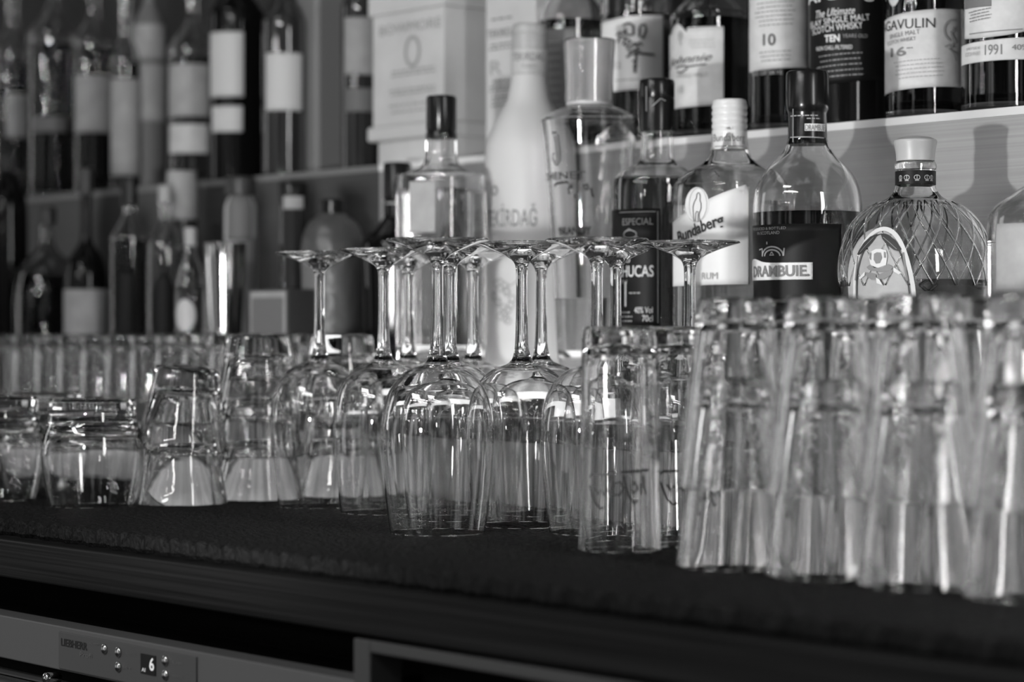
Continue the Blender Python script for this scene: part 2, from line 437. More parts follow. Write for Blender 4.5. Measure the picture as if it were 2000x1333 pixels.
cf = thing('cabinet_frame', 'grey metal cabinet frame with black opening to the right of the fridge', 'cabinet', (0, 0, 0))
a1, a2 = At(690, .836), At(722, .836)
boxo('post', (a1.x, a2.x, .836, .86, .12, EZ-.1765), M['frame'], cf, bev=.001)
boxo('rail', (a2.x, X1, .836, .86, EZ-.1835, EZ-.1765), M['frame'], cf, bev=.001)
boxo('back_panel', (a2.x, X1, .875, .893, .12, EZ-.185), M['black'], cf)

# ------------------------------------------------------------------ drinking glasses
H = lambda prof: dense(prof, 3)
def lathe_glass(name, prof, m, parent, seg=72):
    return solid(name, prof, m, parent, seg)
# upside-down wine glass, rim on the mat at z=0
def make_wine():
    root = thing('wine_glass', 'x', 'wine glass')
    out = dense([(.0326, .0), (.0342, .012), (.0366, .033), (.0382, .053), (.0386, .066), (.0376, .080), (.0344, .0935), (.0287, .1035), (.0205, .1105), (.0120, .1137), (.0092, .1150)], 4)
    inn = dense([(.0318, .0), (.0334, .012), (.0358, .033), (.0374, .053), (.0378, .066), (.0368, .0798), (.0336, .0928), (.028, .1023), (.0196, .1090), (.0100, .1120), (.0, .1126)], 4)
    bowl = out + [(.0086, .1158)]
    stem = dense([(.0086, .1158), (.0066, .1185), (.0052, .1250), (.0046, .1330), (.0041, .150), (.0040, .168), (.0041, .1795), (.0050, .1850), (.0072, .1880)], 4)
    foot = dense([(.0072, .1880), (.0125, .1912), (.0210, .1948), (.0290, .1974), (.0348, .1990), (.0353, .1998)], 3) + [(.0346, .2005), (.020, .2004), (0, .2003)]
    prof = inn[::-1] + [(.0322, -.0002)] + bowl + stem[1:] + foot[1:]
    # one seamless surface, cut at the two joints into bowl, stem and foot
    prof = crisp(prof)
    ib = max(i for i, q in enumerate(prof) if abs(q[1]-.1158) < 1e-6); js = max(i for i, q in enumerate(prof) if abs(q[1]-.1880) < 1e-6)
    t = bmesh.new(); lathe(t, prof, 24); flip = t.calc_volume(signed=True) < 0; t.free()
    for nm, pp in (('bowl', prof[:ib+1]), ('stem', prof[ib:js+1]), ('foot', prof[js:])):
        bm = bmesh.new(); lathe(bm, pp, 96)
        if flip: bmesh.ops.reverse_faces(bm, faces=bm.faces[:])
        finish(nm, bm, M['wglass'], root)
    return root
wine_spots = [  # (u, n, label)
    (1.301, 1.015, 'upside-down wine glass nearest the camera, standing alone in the front row'),
    (1.232, 1.099, 'upside-down wine glass half hidden behind the tall lettered tumbler'),
    (1.313, 1.100, 'upside-down wine glass in sharp focus, its stem before the middle of the white bottle'),
    (1.395, 1.100, 'upside-down wine glass right behind the nearest one, its stem just right of that stem'),
    (1.478, 1.101, 'upside-down wine glass second from the left, slightly blurred'),
    (1.565, 1.103, 'leftmost upside-down wine glass beside the stacks of thick tumblers'),
    (1.226, 1.181, 'rightmost upside-down wine glass, before the pale diagonal rum label'),
    (1.3045, 1.182, 'upside-down wine glass whose stem crosses the left edge of the black label'),
    (1.388, 1.182, 'rear upside-down wine glass whose stem crosses the right side of the white bottle'),
    (1.470, 1.182, 'rear upside-down wine glass, blurred stem just left of the white frosted bottle'),
    (1.553, 1.182, 'rear upside-down wine glass, its stem in front of the black round bottle'),
]
w0 = make_wine()
for i, (u, n, lab) in enumerate(wine_spots):
    o = w0 if i == 0 else copy_tree(w0)
    o.location = (-u, n, MAT+.0006); o['label'] = lab; o['group'] = 'upside-down wine glasses on the bar mat'
    o.rotation_euler[2] = i*.7

# tumblers used in stacks (upside down: rim z=0, base on top)
def tumbler_prof(h, rr, rb, t, bt, lip=.0):
    out = [(rr, .0)]+[(rr+(rb-rr)*(k/8), h*.94*k/8) for k in range(1, 9)]+[(rb*.985, h*.965), (rb*.95, h*.988), (rb*.88, h), (rb*.6, h-.0006), (rb*.3, h-.0018), (0, h-.002)]
    hi = h-bt
    inn = [(rr-t*.7, .0)]+[((rr-t)+((rb-t*1.35)-(rr-t))*(k/8), hi*.9*k/8) for k in range(1, 9)]+[((rb-t)*.9, hi*.955), ((rb-t)*.75, hi*.985), ((rb-t)*.45, hi), (0, hi+.001)]
    return inn[::-1]+[(rr-t*.35, -.0004)]+out
def make_tumbler(name, cat, args, m='tglass', seg=64):
    root = thing(name, 'x', cat)
    solid('glass_body', tumbler_prof(*args), M[m], root, seg)
    return root
big0 = make_tumbler('stacking_tumbler', 'drinking glass', (.110, .0340, .0225, .0028, .014))
def put(src, first, loc, lab, grp, tilt=(0, 0, 0)):
    o = src if first else copy_tree(src)
    o.location = loc; o['label'] = lab; o['group'] = grp; o.rotation_euler = tilt; return o
stacks = [(At(1435, 1.0), 'leftmost blurred foreground stack, beside the tall lettered tumbler'),
          (At(1612, 1.0), 'second blurred foreground stack from the left'),
          (At(1796, 1.0), 'wide third foreground stack, below the crown bottle'),
          (At(2010, .998), 'foreground stack cut by the right frame edge'),
          (At(1530, 1.082), 'rear stack between the first and second foreground stacks'),
          (At(1712, 1.082), 'rear stack between the second and third foreground stacks'),
          (At(1900, 1.08), 'rear stack right of the wide third foreground stack')]
first = True
for a, lab in stacks:
    for k, w in enumerate(('lower', 'upper')):
        put(big0, first, (a.x, a.y, MAT+.0006+k*.046), '%s tumbler of the %s' % (w, lab), 'tumblers in the foreground stacks', (0, 0, k*1.1+a.x*9)); first = False
# tall lettered glasses
tall0 = thing('highball_glass', 'x', 'drinking glass')
hp = tumbler_prof(.140, .0262, .0238, .0016, .012)
solid('glass_body', hp, M['tglass'], tall0, 72)
aT = At(1210, 1.0226); aT2 = At(1330, 1.079)
tall0.location = (aT.x, aT.y, MAT+.0006)
RT = .0256
class Loc:                        # the same image measuring, local to a thing's base
    def __init__(s, a, base): s.a = a; s.base = base; s.s = a.s; s.tc = a.tc; s.px = a.px; s.th = a.th
    def z(s, y): return s.a.z(y)-s.base
lT = Loc(aT, MAT+.0006)
scr = [[(1146, 930), (1152, 924), (1178, 923), (1205, 920)],
       [(1146, 945), (1152, 960), (1160, 978), (1172, 990), (1180, 986)],
       [(1160, 950), (1168, 962), (1174, 952), (1180, 964), (1186, 950), (1192, 962)],
       [(1200, 940), (1212, 938), (1218, 950), (1210, 962), (1198, 962), (1194, 952), (1200, 940)],
       [(1218, 925), (1222, 945), (1228, 965), (1238, 978), (1246, 974)],
       [(1232, 946), (1240, 938), (1246, 950), (1238, 960), (1232, 950)],
       [(1252, 940), (1254, 962)], [(1258, 925), (1260, 950), (1266, 962)], [(1212, 919), (1240, 917), (1272, 915)]]
strokes([[(x, y) for x, y in q] for q in scr], 4.2, lT, RT, 1209, 950, M['ink'], tall0, 'printed_script', off=.0002)
t2 = copy_tree(tall0); t2.location = (aT2.x, aT2.y, MAT+.0006); t2.rotation_euler[2] = .25
for o, lab in ((tall0, 'nearer tall straight tumbler with dark script, in front of the wine glasses'), (t2, 'tall straight tumbler mostly hidden behind the leftmost foreground stack')):
    o['label'] = lab; o['group'] = 'tall lettered tumblers'

# thick-based tumblers on the left
small0 = make_tumbler('thick_base_tumbler', 'drinking glass', (.066, .0368, .0262, .0022, .018))
first = True
lst = [(At(355, 1.036), 2, 'stack of two left of the stack of three', (0, .0)),
       (At(505, 1.115), 3, 'stack of three beside the leftmost wine glass', (0, 0)),
       (At(668, 1.192), 3, 'stack of three behind the leftmost wine glasses', (0, 0))]
for a, cnt, lab, _ in lst:
    for k in range(cnt):
        w = (('lower', 'upper') if cnt == 2 else ('bottom', 'middle', 'top'))[k]
        tl = (0, .085, .4) if (cnt == 2 and k == 1) else (0, 0, k*.9)
        z = MAT+.0006+k*.035+(.009 if tl[1] else 0)
        put(small0, first, (a.x, a.y, z), '%s thick-based tumbler%s of the %s' % (w, ', tilted,' if tl[1] else '', lab), 'stacked thick-based tumblers', tl); first = False
# rounded whisky glasses, upside down
rk0 = thing('rocks_glass', 'x', 'drinking glass')
oute = dense([(.0330, 0), (.0362, .012), (.0392, .028), (.0402, .042), (.0392, .055), (.0355, .066), (.0345, .074), (.0348, .0825)], 3)+[(.0335, .0850), (.018, .0845), (0, .084)]
inne = dense([(.0318, 0), (.0348, .012), (.0376, .028), (.0384, .042), (.0366, .053), (.0310, .0605), (.018, .0635), (0, .064)], 3)
solid('glass_body', inne[::-1]+[(.0324, -.0004)]+oute, M['tglass'], rk0, 72)
for i, (a, lab) in enumerate(((At(180, .968), 'rounded thick-based whisky glass upside down, whole one at the left'),
                              (At(-8, .945), 'rounded whisky glass upside down, cut by the left frame edge'),
                              (At(85, 1.055), 'rounded whisky glass upside down, behind the gap of the two front ones'),)):
    put(rk0, i == 0, (a.x, a.y, MAT+.0006), lab, 'rounded whisky glasses', (0, 0, i*1.3))

# small straight glasses on the lower step at the left, two rows
sm0 = thing('shot_tumbler', 'x', 'drinking glass')
solid('glass_body', tumbler_prof(.066, .0225, .0212, .0016, .008), M['tglass'], sm0, 48)
k = 0
for n, nm in ((1.262, 'front'), (1.312, 'back')):
    u = 1.79 if n < 1.3 else 1.80
    while u < 2.44:
        z0 = STEP1+.0005
        if not (n > 1.3 and u < 2.03 and u > 1.4):
            px = 1000+F*(-cn*u+cu*n)/(cu*u+cn*n)
            sp = 'small upside-down glass, %s row on the low step, %s' % (nm, ['near the right end', 'right of the middle', 'in the middle', 'in the left part', 'by the left frame edge'][min(4, max(0, int((560-px)/115)))])
            put(sm0, k == 0, (-u, n, z0), sp, 'small straight glasses on the low step, %s row' % nm, (0, 0, k*.8)); k += 1
        u += .0485

# ------------------------------------------------------------------ bottles
def bottle(name, lab, px, n, base, prof_px, glass='bglass', liq=None, fill_y=None, cap=None, cat='bottle', p=0, rot=0, group=None, t=.0028, seg=72, label=True, bot=.006, smoothk=4, opaque=False):
    """prof_px: list of (half width px, image row) from bottom to the mouth; base: height it stands on"""
    a = At(px, n); root = thing(name, lab, cat, (a.x, a.y, base+.0003), 0, group)
    L = Loc(a, base+.0003)
    pr = [(w/a.s, L.z(y)) for w, y in prof_px]
    body = [(0, .0015), (pr[0][0]*.75, .0004), (pr[0][0]*.93, 0), (pr[0][0], .004)]
    body += dense([(pr[0][0], .004)]+pr, smoothk)[1:]
    body = [q for i, q in enumerate(body) if i == 0 or q != body[i-1]]
    # keep heights increasing
    o2 = body[:4]
    for q in body[4:]:
        if q[1] > o2[-1][1]+1e-5: o2.append(q)
    body = o2
    if opaque: g = solid('glass_body', body+[(0, body[-1][1])], M[glass], root, seg, p=p, rot=rot)
    else: g = shell('glass_body', body, t, M[glass], root, seg, bot=bot, p=p, rot=rot)
    def R(z):
        for (r0, z0), (r1, z1) in zip(body[3:], body[4:]):
            if z <= z1: return r0+(r1-r0)*(z-z0)/max(1e-6, z1-z0) if z >= z0 else r0
        return body[-1][0]
    if liq and not opaque:
        zf = L.z(fill_y); tt = t-.00015
        ins = [(max(r-tt, .001), z) for r, z in body if bot+.0003 <= z <= zf]
        ins.append((max(R(zf)-tt, .001), zf))
        lp = [(0, bot+.0019), (ins[0][0]*.7, bot-.00005)]+ins+[(ins[-1][0]*.6, zf-.0002), (0, zf-.0002)]
        solid('liquor', lp, M[liq], root, seg, p=p, rot=rot)
    if cap:
        m, rows = cap
        cp = [(w/a.s, L.z(y)) for w, y in rows]
        solid('cap', [(0, cp[0][1])]+cp+[(0, cp[-1][1])], M[m], root, 48)
    return root, L, R, a

def lab_patch(L, R, x0, x1, y0, y1, m, parent, name='label', p=0, rot=0, rad=None, off=.0005, ext0=0, ext1=0, **k):
    z0 = L.z(y1) if not callable(y1) else (lambda q: L.z(y1(q)))
    z1 = L.z(y0) if not callable(y0) else (lambda q: L.z(y0(q)))
    ym = 300
    zz = L.z((y1 if not callable(y1) else y1(.5))*.5+(y0 if not callable(y0) else y0(.5))*.5)
    r = rad or R(zz)
    return patch(name, M[m], parent, R, L.th(x0, r)-ext0, L.th(x1, r)+ext1, z0, z1, p=p, rot=rot, off=off, **k)

# -- lower row, right to left ----------------------------------------------------------------
# far right bottle
b, L, R, a = bottle('pale_label_bottle', 'clear bottle with big pale label, cut by the right frame edge', 2062, 1.325, STEP1,
    [(132, 700), (132, 560), (132, 445), (122, 408), (84, 378), (40, 345), (34, 300), (34, 230)], liq='clear_liq', fill_y=470, cap=('cap_dark', [(37, 245), (37, 190), (34, 186)]), t=.003)
lab_patch(L, R, 1950, 2085, 440, 640, 'paper_mid', b)

# crown bottle
b, L, R, a = bottle('embossed_whisky_bottle', 'broad bottle with diamond embossing and arched crown label below the bright aluminium', 1788, 1.325, STEP1,
    [(128, 760), (132, 700), (138, 640), (146, 560), (148, 520), (142, 480), (124, 438), (92, 405), (56, 388), (42, 372), (38, 355), (38, 318)], liq='amber', fill_y=548,
    cap=None, t=.0035)
solid('neck_band', [(0, L.z(362)), (a.w(39.5), L.z(362)), (a.w(39.5), L.z(335)), (0, L.z(335))], M['lab_dark'], b, 48)
solid('neck_ring', [(0, L.z(332)), (a.w(40), L.z(332)), (a.w(41), L.z(326)), (a.w(40), L.z(320)), (a.w(37), L.z(316)), (0, L.z(316))], M['bglass'], b, 48)
st = solid('stopper', [(0, L.z(315)), (a.w(37), L.z(315)), (a.w(38), L.z(300)), (a.w(39.5), L.z(290)), (a.w(42), L.z(278)), (a.w(41), L.z(274)), (a.w(30), L.z(269)), (a.w(12), L.z(266)), (0, L.z(266))], M['cap_grey'], b, 64)
RN = a.w(39.5)
cr = []
for cx in (1757, 1771, 1791, 1811, 1822):
    cr += [circle_pts(cx, 349, 5.5 if 1765 < cx < 1815 else 3.5, 12, 4.5), [(cx, 345), (cx, 354)], [(cx-4, 355), (cx+4, 355)]]
strokes(cr, 1.6, L, RN, 1790, 349, M['ink_pale'], b, 'crown_emblem', off=.0004)
# embossed net: arcs over the shoulder and diamonds below
def emboss(paths, r, m, parent, name, L, R, off=.0006):
    bm = bmesh.new()
    for pth in paths:
        P = []
        for th, z in pth:
            rr = R(z)+off; P.append(Vector((rr*math.cos(th), rr*math.sin(th), z)))
        prev = None
        for i, q in enumerate(P):
            tn = (P[min(i+1, len(P)-1)]-P[max(i-1, 0)]).normalized()
            nr = Vector((q.x, q.y, 0)).normalized(); sd = tn.cross(nr).normalized(); up = sd.cross(tn)
            ring = [bm.verts.new(q+sd*r*math.cos(j*pi/3)+up*r*.8*math.sin(j*pi/3)) for j in range(6)]
            if prev:
                for j in range(6): bm.faces.new((prev[j], prev[(j+1) % 6], ring[(j+1) % 6], ring[j]))
            else: bm.faces.new(ring[::-1])
            prev = ring
        bm.faces.new(prev)
    return finish(name, bm, m, parent)
net = []
for k in range(20):
    t0 = k*2*pi/20
    for sgn in (1, -1):
        net.append([(t0+sgn*.62*(i/14)**1.0, L.z(396)+(L.z(560)-L.z(396))*(i/14)) for i in range(15)])
emboss(net, .00075, M['bglass'], b, 'embossed_net', L, R)
arch = lambda q: 600-(600-450)*max(0, 1-(abs(q-.5)*2)**2.6)**.5
lab_patch(L, R, 1658, 1787, arch, 620, 'paper_mid', b, name='arched_label', rad=a.w(147))
Lr = a.w(146)
arc = [(1722+64*math.cos(t), 590-138*math.sin(t)) for t in [pi*i/30 for i in range(31)]]
strokes([arc], 8, L, R, 1722, 540, M['paper_hi'], b, 'rope_border', off=.0012)
strokes([[(1722+56*math.cos(t), 590-128*math.sin(t)) for t in [pi*i/30 for i in range(31)]]], 2.0, L, R, 1722, 540, M['ink'], b, 'border_line', off=.0013)
cl = [(1715, 461), (1700, 466), (1686, 478), (1676, 492), (1672, 500), (1677, 502), (1690, 494), (1703, 481), (1711, 470)]
cr_ = [(1721, 461), (1737, 464), (1752, 474), (1763, 486), (1767, 492), (1762, 496), (1752, 493), (1738, 483), (1727, 472)]
fill([cl, cr_], L, R, 1720, 480, M['ink'], b, 'curtain_print', off=.0014)
strokes([[(1708, 468), (1694, 482), (1680, 496)], [(1728, 468), (1744, 480), (1758, 492)]], 1.2, L, R, 1720, 480, M['ink_soft'], b, 'curtain_fold', off=.0017)
for q in ([(1671, 503), (1668, 530), (1664, 550)], [(1767, 498), (1771, 520), (1775, 552)]): strokes([q], 4, L, R, 1720, 525, M['ink_soft'], b, 'curtain_tail', off=.0014)
fill([[(1704, 495), (1713, 491), (1724, 491), (1735, 494), (1738, 504), (1736, 522), (1720, 527), (1704, 522), (1699, 505)]], L, R, 1719, 510, M['paper_hi'], b, 'crown_print', off=.0014)
fill([[(1711, 500), (1717, 497), (1725, 498), (1728, 508), (1724, 518), (1716, 519), (1711, 511)], [(1702, 498), (1705, 497), (1705, 512), (1701, 508)], [(1731, 496), (1735, 498), (1736, 508), (1732, 508)]], L, R, 1719, 508, M['ink_soft'], b, 'crown_hollow', off=.0018)
fill([[(1694, 525), (1703, 520), (1712, 527), (1728, 527), (1740, 520), (1750, 526), (1744, 532), (1724, 535), (1700, 531)], [(1690, 535), (1703, 536), (1715, 539), (1715, 549), (1704, 549), (1694, 543)], [(1718, 541), (1732, 535), (1750, 530), (1745, 541), (1730, 549), (1719, 548)]], L, R, 1719, 536, M['ink_soft'], b, 'cushion_print', off=.0014)
fill([[(1675, 545), (1690, 534), (1690, 541), (1678, 548)], [(1750, 526), (1766, 537), (1760, 540), (1750, 534)], [(1715, 545), (1722, 549), (1728, 560), (1716, 556)]], L, R, 1719, 540, M['paper_hi'], b, 'cushion_tassel', off=.0015)

# banner-label liqueur bottle
b, L, R, a = bottle('round_liqueur_bottle', 'round-shouldered bottle with dark liquor, black capsule and pale banner label', 1577, 1.33, STEP1,
    [(100, 760), (103, 700), (104, 560), (106, 430), (106, 400), (100, 365), (84, 335), (62, 312), (48, 296), (40, 278), (36, 255), (33, 200), (33, 160)], liq='dark_liq', fill_y=416,
    cap=('cap_black', [(38.5, 283), (37.5, 240), (38, 222), (39, 218), (41, 214), (42, 205), (42, 148), (40, 141), (36, 139)]), t=.0024)
RC = a.w(38)
text('DRAMBUIE', L, RC, 1573, 1608, 247, 258, M['ink_soft'], b, name='capsule_lettering', off=.0014)
lab_patch(L, lambda z: RC, 1572, 1609, 245, 259, 'ink_white', b, name='capsule_banner', off=.0009)
fine_print(L, RC, 1540, 1606, 226, 232, 1, M['ink_pale'], b, off=.001)
fine_print(L, RC, 1575, 1606, 232, 238, 1, M['ink_pale'], b, off=.001)
strokes([[(1540, 270), (1612, 272)], [(1548, 215), (1548, 280)]], 2, L, RC, 1577, 250, M['ink_pale'], b, 'capsule_line', off=.0009)
lab_patch(L, R, 1473, 1640, 442, 640, 'lab_dark', b, name='dark_label', ext0=.25, n=40, rad=a.w(104.5))
ban = lambda q: 516-3*math.exp(-((q-.32)/.15)**2)*3
lab_patch(L, R, 1473, 1587, ban, 549, 'paper_white', b, name='banner_label', off=.0010, ext0=.45, rad=a.w(104.5), n=40)
text('DRAMBUIE.', L, R, 1460, 1581, 521, 543, M['ink_soft'], b, off=.0016, bold=.03, rad=a.w(122))
text('PRODUCED & BOTTLED', L, R, 1475, 1537, 447, 452, M['ink_pale'], b, name='small_print', off=.001)
text('IN SCOTLAND', L, R, 1483, 1525, 455, 461, M['ink_pale'], b, name='small_print', off=.001)
strokes([circle_pts(1512, 503, 26, 16, 18, pi, 2*pi), circle_pts(1512, 503, 19, 16, 12, pi, 2*pi), [(1476, 490), (1486, 488), (1486, 503)], [(1540, 488), (1538, 503)], [(1512, 495), (1507, 501), (1517, 501), (1512, 495)], [(1500, 480), (1500, 475)]], 3, L, R, 1505, 500, M['ink_pale'], b, 'crest', off=.001)

# rum with polar bear
b, L, R, a = bottle('square_shouldered_rum_bottle', 'clear rum bottle with pale ribbed screw cap, diagonal label and white bear', 1425, 1.335, STEP1,
    [(96, 760), (98, 700), (98, 500), (98, 380), (92, 356), (74, 336), (50, 322), (38, 308), (33, 292), (31, 270), (29, 240)], liq='clear_liq', fill_y=395, t=.0026, p=3.2, rot=0)
# screw cap
rows = [(34, 293), (34, 264)]
for i in range(5): y = 262-i*12.5; rows += [(34.5, y), (35, y-3), (34.3, y-6), (33.0, y-9)]
rows += [(33, 200), (31, 196), (26, 194)]
solid('screw_cap', [(0, L.z(293))]+[(w/a.s, L.z(y)) for w, y in rows]+[(0, L.z(194))], M['cap_pale'], b, 64)
RC = a.w(34)
text('Bundaberg', L, RC, 1395, 1453, 264, 283, M['ink_soft'], b, name='cap_lettering', off=.0005)
strokes([[(1392+i*3, 288) for i in range(22)]], 1.6, L, RC, 1425, 288, M['ink_soft'], b, 'cap_line', off=.0005)
Rf = a.w(98)
PB = 3.2
lab_patch(L, R, 1328, 1460, lambda q: (436-72*q) if q < .97 else 372, lambda q: 560-2*q, 'paper_white', b, name='diagonal_label', p=PB, n=48, rad=Rf*1.0)
cb = lambda q: 404-34*math.sqrt(max(0, 1-(2*q-1)**2)); cb2 = lambda q: 404+34*math.sqrt(max(0, 1-(2*q-1)**2))
lab_patch(L, R, 1343, 1389, cb, cb2, 'paper_white', b, name='bear_medallion', p=PB, off=.0009, n=28, rad=Rf)
bear = [(1357, 437), (1355, 420), (1354, 408), (1358, 398), (1363, 392), (1364, 384), (1368, 381), (1371, 383), (1373, 388), (1372, 396), (1375, 402), (1375, 412), (1372, 418), (1370, 424), (1372, 434), (1376, 437)]
bear2 = [(1361, 436), (1361, 422), (1364, 417), (1368, 418), (1367, 428), (1368, 437)]
strokes([bear, bear2], 1.6, L, R, 1366, 410, M['ink'], b, 'bear_outline', p=PB, off=.0014)
strokes([circle_pts(1366, 404, 22, 28, 32)], 1.0, L, R, 1366, 404, M['ink_grey'], b, 'medallion_ring', p=PB, off=.0013)
text('Bundaberg', L, R, 1322, 1418, 438, 468, M['ink'], b, tilt=.30, bold=.02, p=PB, off=.0014, shear=.1, rad=Rf*1.12)
text('RUM', L, R, 1375, 1405, 535, 548, M['ink_grey'], b, name='small_print', p=PB, off=.0014)
strokes([[(1455, 385), (1440, 378)], [(1405, 345), (1385, 352), (1400, 360)], [(1398, 340), (1408, 352)]], 2.2, L, R, 1420, 360, M['bglass'], b, 'embossing', p=PB, off=.0008)

# dark rum
b, L, R, a = bottle('dark_rum_bottle', 'dark rum bottle with tall black label and black cap, right of the fluted clear bottle', 1283, 1.345, STEP1,
    [(84, 790), (86, 700), (87, 500), (87, 368), (82, 348), (62, 330), (42, 322), (34, 310), (32, 290), (31, 262), (29, 240)], liq='dark_liq', fill_y=352, t=.0024,
    cap=('cap_black', [(34, 258), (34.5, 195), (33.5, 192), (34.5, 189), (34.5, 162), (33, 157), (28, 155)]))
strokes([[(1262, 172), (1262, 220)], [(1275, 210), (1290, 196), (1300, 200)]], 1.6, L, a.w(34.5), 1278, 200, M['ink_pale'], b, 'cap_scratches', off=.0006)
lab_patch(L, R, 1197, 1290, 412, 640, 'lab_dark', b, name='black_label', rad=a.w(88), ext0=.1)
strokes([[(1202+i*8, 418) for i in range(11)], [(1286, 418), (1286, 632)]], 1.4, L, R, 1244, 420, M['ink_pale'], b, 'label_border', off=.001)
text('ESPECIAL', L, R, 1218, 1276, 430, 443, M['ink_pale'], b, off=.001, rad=a.w(88))
text('AÑEJO', L, R, 1203, 1232, 505, 518, M['ink_white'], b, off=.001, rad=a.w(88))
text('AREHUCAS', L, R, 1198, 1277, 521, 543, M['ink_white'], b, off=.001, bold=.01, rad=a.w(88.5))
text('RON', L, R, 1205, 1226, 548, 556, M['ink_pale'], b, off=.001, rad=a.w(88))
strokes([circle_pts(1232, 461, 15, 14, 8), [(1215, 470), (1250, 466)], [(1222, 455), (1230, 450), (1242, 456)]], 1.8, L, R, 1232, 462, M['ink_pale'], b, 'crest', off=.001)
strokes([[(1224, 552), (1224, 600)]], 4, L, R, 1224, 575, M['ink_white'], b, 'label_bar', off=.001)
text('40% Vol', L, R, 1240, 1275, 601, 613, M['ink_white'], b, off=.001, rad=a.w(88))
text('70cl', L, R, 1255, 1275, 617, 629, M['ink_white'], b, off=.001, rad=a.w(88))
fine_print(L, R, 1210, 1240, 607, 632, 3, M['ink_pale'], b, off=.001, hh=3)
fine_print(L, R, 1228, 1258, 568, 580, 1, M['ink_pale'], b, off=.001, hh=3)

# fluted clear bottle with J
b, L, R, a = bottle('fluted_brandy_bottle', 'tall clear bottle with wide square-edged stopper and large letter J', 1151, 1.355, LBOX,
    [(60, 722), (62, 700), (66, 640), (72, 520), (80, 400), (88, 300), (95, 243), (95, 236), (86, 226), (62, 214), (46, 208), (44, 204)], liq='clear_liq', fill_y=583, t=.003, bot=.012, smoothk=3, cap=None)
solid('stopper', [(0, L.z(206)), (a.w(45), L.z(206)), (a.w(44), L.z(160)), (a.w(46), L.z(120)), (a.w(48.5), L.z(84)), (a.w(47), L.z(80)), (0, L.z(80))], M['frost_neck'], b, 64)
solid('stopper_sleeve', [(a.w(47.2), L.z(200)), (a.w(46.3), L.z(160)), (a.w(48.2), L.z(120)), (a.w(50.5), L.z(84)), (a.w(50.5), L.z(78)), (0, L.z(78)), (0, L.z(79)), (a.w(49), L.z(79.4)), (a.w(49.5), L.z(84)), (a.w(47.2), L.z(120)), (a.w(45.4), L.z(160)), (a.w(46), L.z(200)), (a.w(47.2), L.z(200))], M['bglass'], b, 64)
jp = [[(1078, 264), (1092, 265)], [(1086, 270), (1088, 300), (1088, 316)], [(1094, 268), (1096, 300), (1095, 318), (1088, 327), (1080, 324), (1075, 314), (1075, 306), (1080, 303)], [(1088, 316), (1085, 322)]]
strokes(jp, 3.6, L, R, 1090, 295, M['ink'], b, 'letter_J', off=.0004)
text('CHENET', L, R, 1064, 1145, 340, 355, M['ink'], b, off=.0006, bold=.02)
strokes([[(1074, 368), (1080, 362), (1108, 360), (1112, 364)], circle_pts(1116, 369, 3, 8), circle_pts(1146, 371, 4, 8), circle_pts(1127, 388, 4, 8), [(1112, 384), (1110, 372), (1120, 368)], [(1155, 372), (1158, 390)], [(1138, 368), (1150, 365)]], 5, L, R, 1120, 375, M['ink'], b, 'vine_print', off=.0004)
strokes([[(1084, 452), (1092, 448), (1098, 454)], [(1110, 452), (1130, 452), (1148, 450)], [(1094, 458), (1106, 458)]], 4, L, R, 1116, 452, M['ink_soft'], b, 'crest', off=.0004)
text('BRANDY', L, R, 1094, 1155, 446, 462, M['ink'], b, off=.0006, bold=.02)

# white frosted bottle
b, L, R, a = bottle('frosted_white_bottle', 'frosted white bottle with grey lettering and neck sleeve, standing on the light box', 1033, 1.383, LBOX,
    [(80, 722), (84, 700), (86, 560), (87, 400), (86, 300), (80, 268), (62, 232), (44, 200), (36, 165), (33, 140), (31, 100)], glass='frost', opaque=True,
    cap=('cap_grey', [(33, 100), (33.5, 72), (32, 68), (34, 64), (33, 52), (29, 48), (20, 47)]))
lab_patch(L, lambda z: a.w(34.5), 1000, 1066, 98, 148, 'frost_neck', b, name='neck_sleeve', n=30, off=.0003, ext0=.6, ext1=.6, rad=a.w(35))
text('TEKIRDAG', L, a.w(34.5), 1003, 1062, 106, 122, M['ink_soft'], b, off=.0007)
text('RAKI', L, a.w(34.5), 1020, 1046, 128, 136, M['ink_grey'], b, off=.0007)
text('TEKİRDAĞ', L, R, 951, 1049, 402, 446, M['ink_soft'], b, off=.0006, rad=a.w(90))
text('o', L, R, 961, 974, 366, 386, M['ink_soft'], b, name='emblem', off=.0006)
gr = []
rg = random.Random(3)
for i in range(18):
    gx, gy = 985+rg.uniform(-32, 32)*(1-.02*i), 556+i*4.2
    gr.append(circle_pts(gx*.6+985*.4 if i > 9 else gx, gy, 7, 8))
strokes(gr+[[(960, 552), (975, 545), (1000, 560), (1015, 550)]], 2.5, L, R, 985, 590, M['ink_grey'], b, 'grape_print', off=.0006)

# clear square bottle behind
b, L, R, a = bottle('square_vodka_bottle', 'clear straight-sided bottle with black cap left of the frosted white bottle', 862, 1.300, LBOX,
    [(72, 722), (75, 700), (75, 560), (75, 360), (70, 346), (48, 334), (31, 322), (27, 305), (26, 285), (26, 260)], liq='clear_liq', fill_y=372, t=.003,
    cap=('cap_black', [(29, 272), (29.5, 262), (28, 258), (29.5, 254), (29.5, 192), (27, 188), (20, 187)]), p=4, rot=.35, bot=.012)
lab_patch(L, R, 797, 850, 358, 458, 'paper_mid', b, name='oval_label', p=4, rot=.35, rad=a.w(84))
